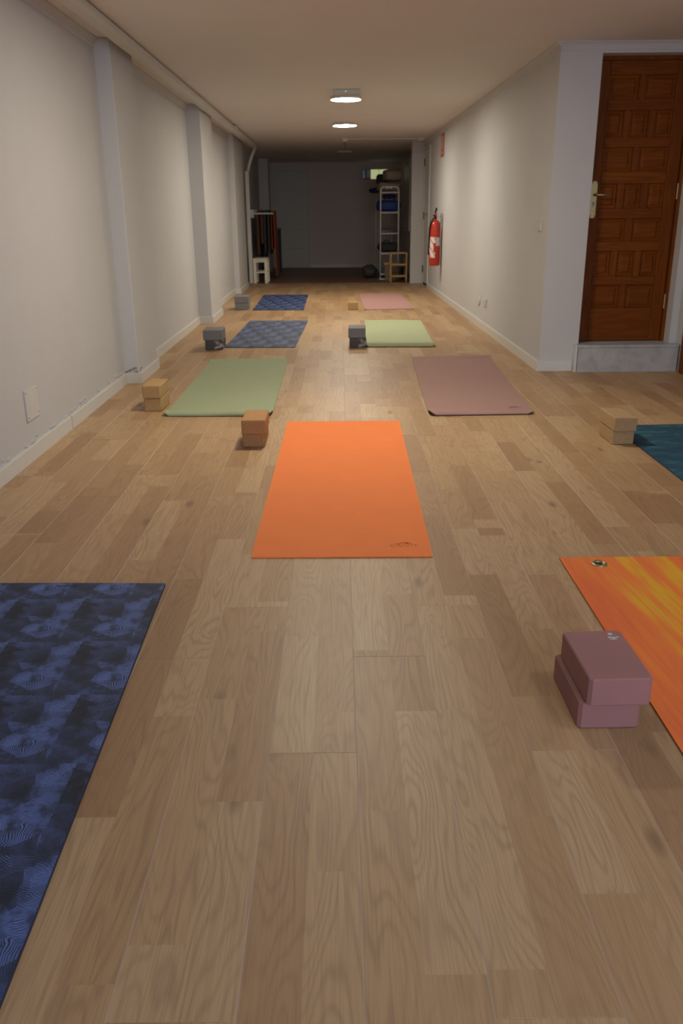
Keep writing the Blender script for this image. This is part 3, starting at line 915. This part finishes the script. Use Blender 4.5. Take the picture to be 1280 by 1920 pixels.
# ------------------------------------------------------------------ yoga mats
def yoga_mat(label, corners, mat, edge=None, thick=0.005, curl_near=0.0, curl_far=0.0, rc=0.0, lift_l=0.0, nx=10, ny=40, group='yoga mats on the floor', curl_len=0.07):
    """corners: far-left, far-right, near-right, near-left on the floor"""
    FL, FR, NR, NL = [Vector((*c, 0)) for c in corners]
    cen = (FL + FR + NR + NL) / 4
    L = ((FL - NL).length + (FR - NR).length) / 2
    Wd = (FL - FR).length
    o = empty('yoga_mat', (cen.x, cen.y, 0), label, 'yoga mat', group)
    vs_list = []
    for j in range(ny + 1):
        # finer rows near both ends
        s = j / ny
        vs_list.append(0.5 - 0.5 * math.cos(math.pi * s))
    def hump(q):
        # the end of a mat kept rolled: it arches up and its edge turns down again
        if q < 0.22:
            return math.sqrt(max(0.0, 1 - (1 - q / 0.22) ** 2)) * 0.85 + 0.15
        return 0.5 + 0.5 * math.cos(math.pi * (q - 0.22) / 0.78)
    def surf(u, v):
        dn_ = (1 - v) * L      # distance from near edge (v=1 is near)
        df = v * L
        ins = 0.0
        for d in (dn_, df):
            if rc and d < rc:
                ins = max(ins, rc - math.sqrt(max(0, rc * rc - (rc - d) ** 2)))
        uu = (ins + u * (Wd - 2 * ins)) / Wd
        a = FL.lerp(FR, uu)
        b = NL.lerp(NR, uu)
        p = a.lerp(b, v)
        z = 0.0
        if curl_near and dn_ < curl_len:
            z += curl_near * hump(dn_ / curl_len) * (1 + lift_l * (1 - u) ** 3)
        if curl_far and df < curl_len:
            z += curl_far * hump(df / curl_len)
        z += 0.0008 * math.sin(9 * v + 3 * u) ** 2
        return p - cen + Vector((0, 0, z))
    bm = bmesh.new()
    top = [[bm.verts.new(surf(i / nx, v) + Vector((0, 0, thick))) for i in range(nx + 1)] for v in vs_list]
    bot = [[bm.verts.new(surf(i / nx, v) + Vector((0, 0, 0.0003))) for i in range(nx + 1)] for v in vs_list]
    for j in range(ny):
        for i in range(nx):
            bm.faces.new((top[j][i], top[j + 1][i], top[j + 1][i + 1], top[j][i + 1])).material_index = 0
            bm.faces.new((bot[j][i], bot[j][i + 1], bot[j + 1][i + 1], bot[j + 1][i])).material_index = 1
    rim = [(j, 0) for j in range(ny)] + [(ny, i) for i in range(nx)] + [(j, nx) for j in range(ny, 0, -1)] + [(0, i) for i in range(nx, 0, -1)]
    for (a, b), (c, d) in zip(rim, rim[1:] + rim[:1]):
        bm.faces.new((top[a][b], bot[a][b], bot[c][d], top[c][d])).material_index = 1
    for e in bm.edges:
        if len({f.material_index for f in e.link_faces}) > 1:
            e.smooth = False
    bmesh.ops.recalc_face_normals(bm, faces=bm.faces[:])
    me = bpy.data.meshes.new('mat_sheet')
    bm.to_mesh(me)
    bm.free()
    me.materials.append(M[mat])
    me.materials.append(M[edge or mat])
    for p in me.polygons:
        p.use_smooth = p.material_index == 0
    s = bpy.data.objects.new('mat_sheet', me)
    COL.objects.link(s)
    s.parent = o
    return o

def logo(parent, cx, cy, w, z, mt):
    """arched emblem over the lettering, lying flat and read from the near end"""
    cu = bpy.data.curves.new('logo_text', 'FONT')
    cu.body = 'CRIVIT'
    cu.align_x = 'CENTER'
    cu.size = w / 3.1
    cu.extrude = 0.0002
    cu.space_character = 1.05
    tmp = bpy.data.objects.new('tmp_text', cu)
    COL.objects.link(tmp)
    bpy.context.view_layer.update()
    me = bpy.data.meshes.new_from_object(tmp.evaluated_get(bpy.context.evaluated_depsgraph_get()))
    bpy.data.objects.remove(tmp)
    me.materials.clear()
    me.materials.append(M[mt])
    xs = [v.co.x for v in me.vertices]
    k = w / (max(xs) - min(xs))
    for v in me.vertices:
        v.co.x *= k
        v.co.y *= 1.0
    o = bpy.data.objects.new('logo_lettering', me)
    COL.objects.link(o)
    o.parent = parent
    pw = WORLD[parent.name]
    o.location = (cx - pw.x, cy - pw.y, z)
    h = w * 0.30
    p = [(-.28, .0), (-.17, .0), (-.10, .18), (0.0, .34), (.1, .36), (.2, .22), (.27, .02)]
    q = [(.02, .26), (.10, .22), (.15, .08), (.08, .0)]
    m = MB()
    for c in (p, q):
        m.tube([(cx + a * w, cy + w * 0.27 + b * h, z + 0.0003) for a, b in c], w * 0.012, 6)
    m.build('logo_emblem', mt, parent)

om = yoga_mat('bright orange yoga mat in the middle of the floor', [(-0.292, 4.50), (0.324, 4.495), (0.304, 2.572), (-0.306, 2.58)], 'orange_mat')
logo(om, 0.215, 2.655, 0.098, 0.0062, 'orange_logo')
yoga_mat('sage green yoga mat with a cork block at each near corner', [(-1.013, 6.57), (-0.407, 6.555), (-0.392, 4.645), (-1.016, 4.672)], 'green_mat', curl_near=0.024, curl_far=0.016, rc=0.03, curl_len=0.13, ny=70)
yoga_mat('blue-grey leaf-print yoga mat in the second row from the far end', [(-0.962, 9.11), (-0.337, 9.08), (-0.384, 7.211), (-0.995, 7.24)], 'leaf_print_mat_grey', 'navy_edge')
yoga_mat('blue leaf-print yoga mat farthest away beside plain grey blocks', [(-1.06, 12.13), (-0.436, 12.08), (-0.425, 10.12), (-1.035, 10.165)], 'leaf_print_mat', 'navy_edge')
yoga_mat('light green yoga mat with rolled-up near edge beside grey blocks', [(0.268, 9.06), (0.862, 9.02), (0.815, 7.165), (0.222, 7.19)], 'light_green_mat', curl_near=0.034, rc=0.025, curl_len=0.18, ny=70)
pm = yoga_mat('mauve yoga mat with black logo and a curled corner near the wall', [(0.567, 6.58), (1.189, 6.615), (1.10, 4.625), (0.502, 4.609)], 'mauve_mat', 'mauve_edge', curl_near=0.014, curl_far=0.016, rc=0.04, lift_l=0.7, curl_len=0.13, ny=70)
logo(pm, 1.005, 4.72, 0.078, 0.0205, 'black_logo')
yoga_mat('dusty pink yoga mat farthest down the hall beside a single cork block', [(0.277, 12.15), (0.866, 12.17), (0.886, 10.10), (0.302, 10.07)], 'pink_mat', rc=0.03, curl_near=0.008)
bmt = yoga_mat('dark blue leaf-print yoga mat close up, cut by the edge of view', [(-1.165, 2.385), (-0.552, 2.368), (-0.495, 0.55), (-1.11, 0.56)], 'leaf_print_mat', 'navy_edge', 0.009)
MB().tube([(-0.885 + 0.006 * i, 2.352 + 0.004 * math.sin(i * 2.1), 0.0102) for i in range(11)], 0.0014, 6).build('logo_mark', 'black_logo', bmt)
td = yoga_mat('orange and yellow streaked yoga mat with a metal eyelet beside mauve blocks', [(0.722, 2.55), (1.335, 2.548), (1.335, 0.72), (0.716, 0.72)], 'tie_dye_mat', 'rust_mat', 0.0045)
ring = []
for i in range(24):
    a = 2 * math.pi * i / 24
    ring.append((0.838 + 0.0195 * math.cos(a), 2.492 + 0.0195 * math.sin(a)))
g = MB()
g.loft([[(0.838 + r_ * math.cos(2 * math.pi * i / 24), 2.492 + r_ * math.sin(2 * math.pi * i / 24), z) for i in range(24)] for r_, z in ((0.0265, 0.005), (0.0245, 0.0085), (0.020, 0.0098), (0.0155, 0.0085), (0.0145, 0.003))], caps=False)
g.build('eyelet', 'brass', td, smooth=True)
MB().lathe([(0.0144, 0.0052), (0.001, 0.0055)], 20, 0.838, 2.492).build('eyelet_hole', 'gunmetal', td)
yoga_mat('dark teal mottled yoga mat behind a cork block stack, cut by the edge of view', [(1.452, 4.34), (2.06, 4.355), (2.06, 2.55), (1.452, 2.54)], 'teal_mat', 'navy_edge')

# ------------------------------------------------------------------ yoga blocks
def foam_brick(label, cx, cy, z, w, d, h, rot, mat, group):
    c, e = 0.0075, 0.003
    def ring(i, zz):
        a, b, k = w / 2 - i, d / 2 - i, c
        return [(-a + k, -b, zz), (a - k, -b, zz), (a, -b + k, zz), (a, b - k, zz), (a - k, b, zz), (-a + k, b, zz), (-a, b - k, zz), (-a, -b + k, zz)]
    o = MB().loft([ring(e, 0), ring(0, e), ring(0, h - e), ring(e, h)]).build('yoga_block', mat)
    o.location = (cx, cy, z)
    o.rotation_euler.z = math.radians(rot)
    WORLD[o.name] = Vector((0, 0, 0))
    return tag(o, label, 'yoga block', group)
def block(label, cx, cy, z, w, d, h, rot, mat, bev, seg, group):
    bm = bmesh.new()
    bmesh.ops.create_cube(bm, size=1.0)
    for v in bm.verts:
        v.co = Vector((v.co.x * w, v.co.y * d, (v.co.z + .5) * h))
    bmesh.ops.bevel(bm, geom=bm.edges[:], offset=bev, segments=seg, profile=0.5, affect='EDGES')
    me = bpy.data.meshes.new('yoga_block')
    bm.to_mesh(me)
    bm.free()
    if seg > 1:
        for p in me.polygons:
            p.use_smooth = False
    me.materials.append(M[mat])
    o = bpy.data.objects.new('yoga_block', me)
    COL.objects.link(o)
    o.location = (cx, cy, z)
    o.rotation_euler.z = math.radians(rot)
    WORLD[o.name] = o.location.copy()
    return tag(o, label, 'yoga block', group)
G = 'yoga blocks beside the mats'
# far left: plain grey pair
block('lower grey foam block of the pair beside the farthest blue mat', -1.17, 10.33, 0, 0.16, 0.23, 0.078, 0, 'grey_foam', 0.008, 2, G)
block('upper grey foam block of the pair beside the farthest blue mat', -1.172, 10.33, 0.0785, 0.165, 0.23, 0.078, 1, 'grey_foam', 0.008, 2, G)
# second row left: grey on marbled
block('marbled black foam block under a grey one by the blue-grey mat', -1.068, 7.24, 0, 0.150, 0.23, 0.080, 0, 'marbled_foam', 0.009, 2, G)
block('grey foam block on the marbled block by the blue-grey mat', -1.075, 7.24, 0.0805, 0.163, 0.23, 0.086, 0, 'grey_foam', 0.008, 2, G)
# cork by the sage mat, wall side
block('lower cork block of the stack between sage mat and skirting board', -1.097, 4.92, 0, 0.105, 0.225, 0.077, -1, 'cork_tan', 0.007, 3, G)
block('upper cork block of the stack between sage mat and skirting board', -1.099, 4.915, 0.0775, 0.107, 0.225, 0.077, -1, 'cork_tan', 0.007, 3, G)
# cork by the orange mat
block('lower brown cork block of the stack beside the orange mat', -0.430, 4.10, 0, 0.112, 0.225, 0.071, 0, 'cork_brown', 0.007, 3, G)
block('upper brown cork block of the stack beside the orange mat', -0.426, 4.08, 0.0715, 0.119, 0.228, 0.072, 0, 'cork_brown', 0.007, 3, G)
# grey pair by the light green mat
block('marbled black foam block under a grey one by the light green mat', 0.156, 7.275, 0, 0.142, 0.22, 0.080, 0, 'marbled_foam', 0.009, 2, G)
block('grey foam block on the marbled block by the light green mat', 0.150, 7.285, 0.0805, 0.148, 0.22, 0.084, -1.5, 'grey_foam', 0.007, 2, G)
# single far cork
block('single orange-brown cork block beside the dusty pink mat', 0.163, 10.22, 0, 0.117, 0.22, 0.083, 0, 'cork_tan', 0.007, 3, G)
# cork right
block('lower pale cork block of the stack beside the teal mat', 1.387, 4.075, 0, 0.108, 0.215, 0.070, 0.5, 'cork_pale', 0.007, 3, G)
block('upper pale cork block of the stack beside the teal mat', 1.385, 4.06, 0.0705, 0.112, 0.225, 0.071, 1.5, 'cork_pale', 0.007, 3, G)
# mauve pair
foam_brick('lower mauve foam block of the pair beside the streaked orange mat', 0.590, 1.695, 0, 0.138, 0.220, 0.066, 0.5, 'mauve_foam', G)
upper_brick = foam_brick('upper mauve foam block of the pair beside the streaked orange mat', 0.602, 1.682, 0.0665, 0.140, 0.222, 0.068, 1.2, 'mauve_foam', G)
# worn pale print on the top of the upper mauve block
lp = MB()
for lx, ly, la, lb in ((0.040, 0.092, 0.006, 0.004), (0.034, 0.076, 0.005, 0.0025), (0.043, 0.074, 0.005, 0.003), (0.052, 0.076, 0.004, 0.002), (0.040, 0.067, 0.010, 0.0015)):
    lp.loft([[(lx + la * math.cos(k * 0.7854), ly + lb * math.sin(k * 0.7854) * 1.4, zz) for k in range(8)] for zz in (0.0681, 0.0684)])
lp.build('worn_print', 'paper_grey', upper_brick, kind='stuff')

# ------------------------------------------------------------------ store: stool, mats on a rail, table
so_ = empty('stool', (-1.285, 14.36, 0.003), 'cream wooden step stool below the hanging mats', 'stool')
MB().box(-1.402, -1.165, 14.14, 14.58, 0.372, 0.398, 0.004).build('seat', 'cream_wood', so_)
for x in (-1.375, -1.192):
    for y in (14.172, 14.55):
        MB().box(x - 0.024, x + 0.024, y - 0.02, y + 0.02, 0.0035, 0.372).build('leg', 'cream_wood', so_)
for y in (14.165, 14.555):
    MB().box(-1.351, -1.216, y - 0.010, y + 0.010, 0.168, 0.188).build('stretcher', 'cream_wood', so_)
    MB().box(-1.351, -1.216, y - 0.012, y + 0.012, 0.335, 0.3715).build('apron', 'cream_wood', so_)
for x in (-1.375, -1.192):
    MB().box(x - 0.010, x + 0.010, 14.192, 14.53, 0.168, 0.188).build('stretcher', 'cream_wood', so_)
    MB().box(x - 0.012, x + 0.012, 14.192, 14.53, 0.335, 0.3715).build('apron', 'cream_wood', so_)

rl = empty('mat_rail', (-1.5, 15.3, 1.09), 'white wall bracket rail holding the hanging mats', 'rail')
for y in (14.95, 15.75):
    MB().box(xl(15) + 0.001, -1.43, y - 0.015, y + 0.015, 1.015, 1.15, 0.003).build('wall_plate', 'white_metal', rl)
    MB().box(-1.43, -1.10, y - 0.014, y + 0.014, 1.072, 1.096, 0.002).build('arm', 'white_metal', rl)
for x in (-1.34, -1.225, -1.125):
    MB().tube([(x, 14.94, 1.084), (x, 15.76, 1.084)], 0.009, 8).build('bar', 'white_metal', rl)
def drape(name, label, x, half, ztop, zfront, zback, y0, y1, th, mat, lean=0.0):
    """sheet folded over a bar that runs along y; outer flap towards +x"""
    path = [(x - half - 0.0, zback)]
    path.append((x - half, ztop - half))
    for i in range(1, 8):
        a = math.pi - math.pi * i / 8
        path.append((x + half * math.cos(a), ztop - half + half * math.sin(a)))
    path.append((x + half, ztop - half))
    path.append((x + half + lean * 0.5, (ztop + zfront) / 2))
    path.append((x + half + lean, zfront))
    P = [Vector((a, 0, b)) for a, b in path]
    rings = []
    for i, p in enumerate(P):
        d = (P[min(i + 1, len(P) - 1)] - P[max(i - 1, 0)]).normalized()
        n = Vector((d.z, 0, -d.x)) * th / 2
        rings.append([(p.x + s.x, y, p.z + s.z) for s, y in ((n, y0), (n, y1), (-n, y1), (-n, y0))])
    o = MB().loft(rings).build(name, mat)
    return tag(o, label, 'yoga mat', 'mats hanging in the store')
drape('hanging_mat', 'orange mat hanging from the wall rail down to the floor', -1.125, 0.020, 1.125, 0.05, 0.50, 15.02, 15.68, 0.010, 'rust_mat', 0.02)
drape('hanging_mat', 'black mat folded thickly over the wall rail beside the orange mat', -1.225, 0.032, 1.125, 0.42, 0.44, 15.01, 15.66, 0.036, 'black')
drape('hanging_mat', 'dark brown mat with an orange edge hanging closest to the wall', -1.34, 0.034, 1.125, 0.60, 0.42, 15.0, 15.64, 0.04, 'brown_mat')

tb = empty('console_table', (-1.25, 16.6, 0.003), 'narrow dark table with black legs behind the hanging mats', 'table')
MB().box(-1.44, -1.105, 16.1, 17.05, 0.79, 0.815).build('table_top', 'table_wood', tb)
for x in (-1.41, -1.145):
    for y in (16.14, 17.0):
        MB().box(x - 0.028, x + 0.028, y - 0.028, y + 0.028, 0.0035, 0.79).build('leg', 'black', tb)

# ------------------------------------------------------------------ store: white shelf rack and its contents
rk = empty('shelf_rack', (0.85, 15.4, 0.003), 'white tubular shelf rack in the dim store', 'rack')
RX0, RX1 = 0.705, 1.005
def end_frame(y):
    r = 0.013
    p = [(RX0, y, 0.004), (RX0, y, 1.42)]
    for i in range(1, 7):
        a = math.pi - (math.pi / 2) * i / 6
        p.append((RX0 + 0.06 + 0.06 * math.cos(a), y, 1.42 + 0.06 * math.sin(a)))
    for i in range(0, 7):
        a = math.pi / 2 - (math.pi / 2) * i / 6
        p.append((RX1 - 0.06 + 0.06 * math.cos(a), y, 1.42 + 0.06 * math.sin(a)))
    p += [(RX1, y, 0.004)]
    MB().tube(p, r, 8).build('end_frame', 'white_metal', rk, smooth=True)
    for z in (1.39, 1.076, 0.747, 0.423, 0.085):
        MB().tube([(RX0, y, z), (RX1, y, z)], 0.012, 8).build('rung', 'white_metal', rk)
    MB().box(RX0 - 0.02, RX0 + 0.11, y - 0.012, y + 0.012, 0.0035, 0.02).build('foot', 'white_metal', rk)
end_frame(14.75)
end_frame(16.55)
for z in (1.40, 1.086, 0.433, 0.095):
    for i in range(5):
        x = RX0 + 0.02 + i * (RX1 - RX0 - 0.04) / 4
        MB().box(x - 0.02, x + 0.02, 14.77, 16.53, z, z + 0.008).build('shelf_slat', 'white_metal', rk)
for x in (0.79, 0.85):
    MB().box(x, x + 0.04, 14.733, 14.7365, 1.452, 1.48).build('clip', 'white_metal', rk)

def soft(name, label, cat, c, size, mat, power=0.55, sag=0.0, rot=0, group=None, seed=0, n=24, crumple=0.0):
    """stuffed cloth volume: superellipsoid with uneven bulges"""
    bm = bmesh.new()
    bmesh.ops.create_uvsphere(bm, u_segments=n, v_segments=n // 2, radius=1.0)
    rg = random.Random(seed)
    ph = [rg.uniform(0, 6.28) for _ in range(6)]
    for v in bm.verts:
        x, y, z = v.co
        f = lambda a: math.copysign(abs(a) ** power, a)
        x, y, z = f(x), f(y), f(z)
        b = 1 + 0.05 * math.sin(4 * x + ph[0]) * math.cos(3 * y + ph[1]) + 0.04 * math.sin(5 * z + ph[2] + 2 * x)
        b += crumple * (math.sin(7 * x + 5 * y + ph[3]) * math.sin(6 * z + 4 * x + ph[4]) + 0.6 * math.sin(13 * y - 9 * z + ph[5]))
        v.co = Vector((x * size[0] / 2 * b, y * size[1] / 2 * b, max(-1, z) * size[2] / 2 * (b if z > 0 else 1) - sag * (x * x) * size[2] * 0.2 * (1 if z > 0 else 0)))
    zmin = min(v.co.z for v in bm.verts)
    for v in bm.verts:
        v.co.z -= zmin
    me = bpy.data.meshes.new(name)
    bm.to_mesh(me)
    bm.free()
    for p in me.polygons:
        p.use_smooth = True
    me.materials.append(M[mat])
    o = bpy.data.objects.new(name, me)
    o.location = c
    o.rotation_euler.z = math.radians(rot)
    COL.objects.link(o)
    WORLD[o.name] = Vector(c)
    return tag(o, label, cat, group)
soft('cushion', 'lower beige bolster cushion on top of the white rack', 'cushion', (0.86, 15.15, 1.409), (0.40, 0.66, 0.15), 'beige_cloth', 0.5, seed=1)
soft('cushion', 'big upper beige cushion topmost on the white rack', 'cushion', (0.93, 15.2, 1.575), (0.33, 0.60, 0.19), 'beige_cloth', 0.5, seed=2)
soft('cushion', 'black cushion poking out beside the topmost beige one', 'cushion', (0.77, 15.65, 1.54), (0.20, 0.30, 0.17), 'charcoal_cloth', 0.5, seed=3)
soft('folded_cloth', 'dark navy cloth hanging off the top shelf of the rack', 'cloth', (0.69, 16.1, 1.409), (0.26, 0.5, 0.09), 'navy_cloth', 0.6, seed=4)
bb = soft('duffel_bag', 'blue bag on the second shelf of the white rack', 'bag', (0.86, 15.2, 1.095), (0.42, 0.62, 0.18), 'blue_cloth', 0.55, seed=5)
def handle_of(bag, c, w, hgt, mat):
    p = [(c[0] - w / 2 + w * i / 10, c[1], c[2] + hgt * math.sin(math.pi * i / 10)) for i in range(11)]
    MB().tube(p, 0.012, 6).build('strap', mat, bag)
handle_of(bb, (0.86, 15.0, 1.25), 0.22, 0.09, 'navy_cloth')
soft('folded_cloth', 'navy cloth heaped on the blue bag', 'cloth', (0.88, 15.35, 1.306), (0.22, 0.34, 0.07), 'navy_cloth', 0.6, seed=6)
cbg = soft('duffel_bag', 'black bag on the lower shelf of the white rack', 'bag', (0.86, 15.1, 0.442), (0.36, 0.56, 0.155), 'charcoal_cloth', 0.55, seed=7)
handle_of(cbg, (0.82, 15.0, 0.585), 0.14, 0.05, 'charcoal_cloth')
soft('sack', 'crumpled grey bag on the floor beside the white rack', 'bag', (0.54, 15.3, 0.003), (0.25, 0.6, 0.21), 'grey_cloth', 0.85, seed=8, crumple=0.11)
wbk = empty('waste_basket', (0.90, 14.62, 0.003), 'brown woven basket behind the bamboo shelf', 'basket')
MB().loft([[(0.89 + sx * a, 14.60 + sy * a * .7, z) for sx, sy in ((-1, -1), (1, -1), (1, 1), (-1, 1))] for a, z in ((0.105, 0.0035), (0.128, 0.265), (0.130, 0.277), (0.122, 0.277), (0.10, 0.02))]).build('body', 'basket', wbk)
MB().loft([[(0.89 + sx * a, 14.60 + sy * a * .7, z) for sx, sy in ((-1, -1), (1, -1), (1, 1), (-1, 1))] for a, z in ((0.132, 0.258), (0.134, 0.286), (0.124, 0.286), (0.124, 0.2775))]).build('rim', 'bamboo', wbk)
soft('pouch', 'small dark pouch leaning by the basket behind the bamboo shelf', 'bag', (1.10, 14.60, 0.003), (0.10, 0.2, 0.22), 'charcoal_cloth', 0.6, seed=9)

# bamboo shelf
bs = empty('bamboo_shelf', (0.965, 14.2, 0.003), 'three-tier bamboo shelf by the pillar', 'shelf')
BX0, BX1, BY0, BY1 = 0.845, 1.095, 14.03, 14.32
for x in (BX0, BX1):
    for y in (BY0, BY1):
        MB().tube([(x, y, 0.0035), (x, y, 0.445)], 0.0105, 8).build('leg', 'bamboo', bs)
for z in (0.085, 0.265, 0.447):
    for x in (BX0, BX1):
        MB().tube([(x, BY0 - 0.01, z), (x, BY1 + 0.01, z)], 0.011, 8).build('side_rail', 'bamboo', bs)
    for i in range(7):
        y = BY0 + 0.005 + i * (BY1 - BY0 - 0.01) / 6
        MB().tube([(BX0 - 0.008, y, z + 0.012), (BX1 + 0.008, y, z + 0.012)], 0.009, 6).build('slat', 'bamboo', bs)
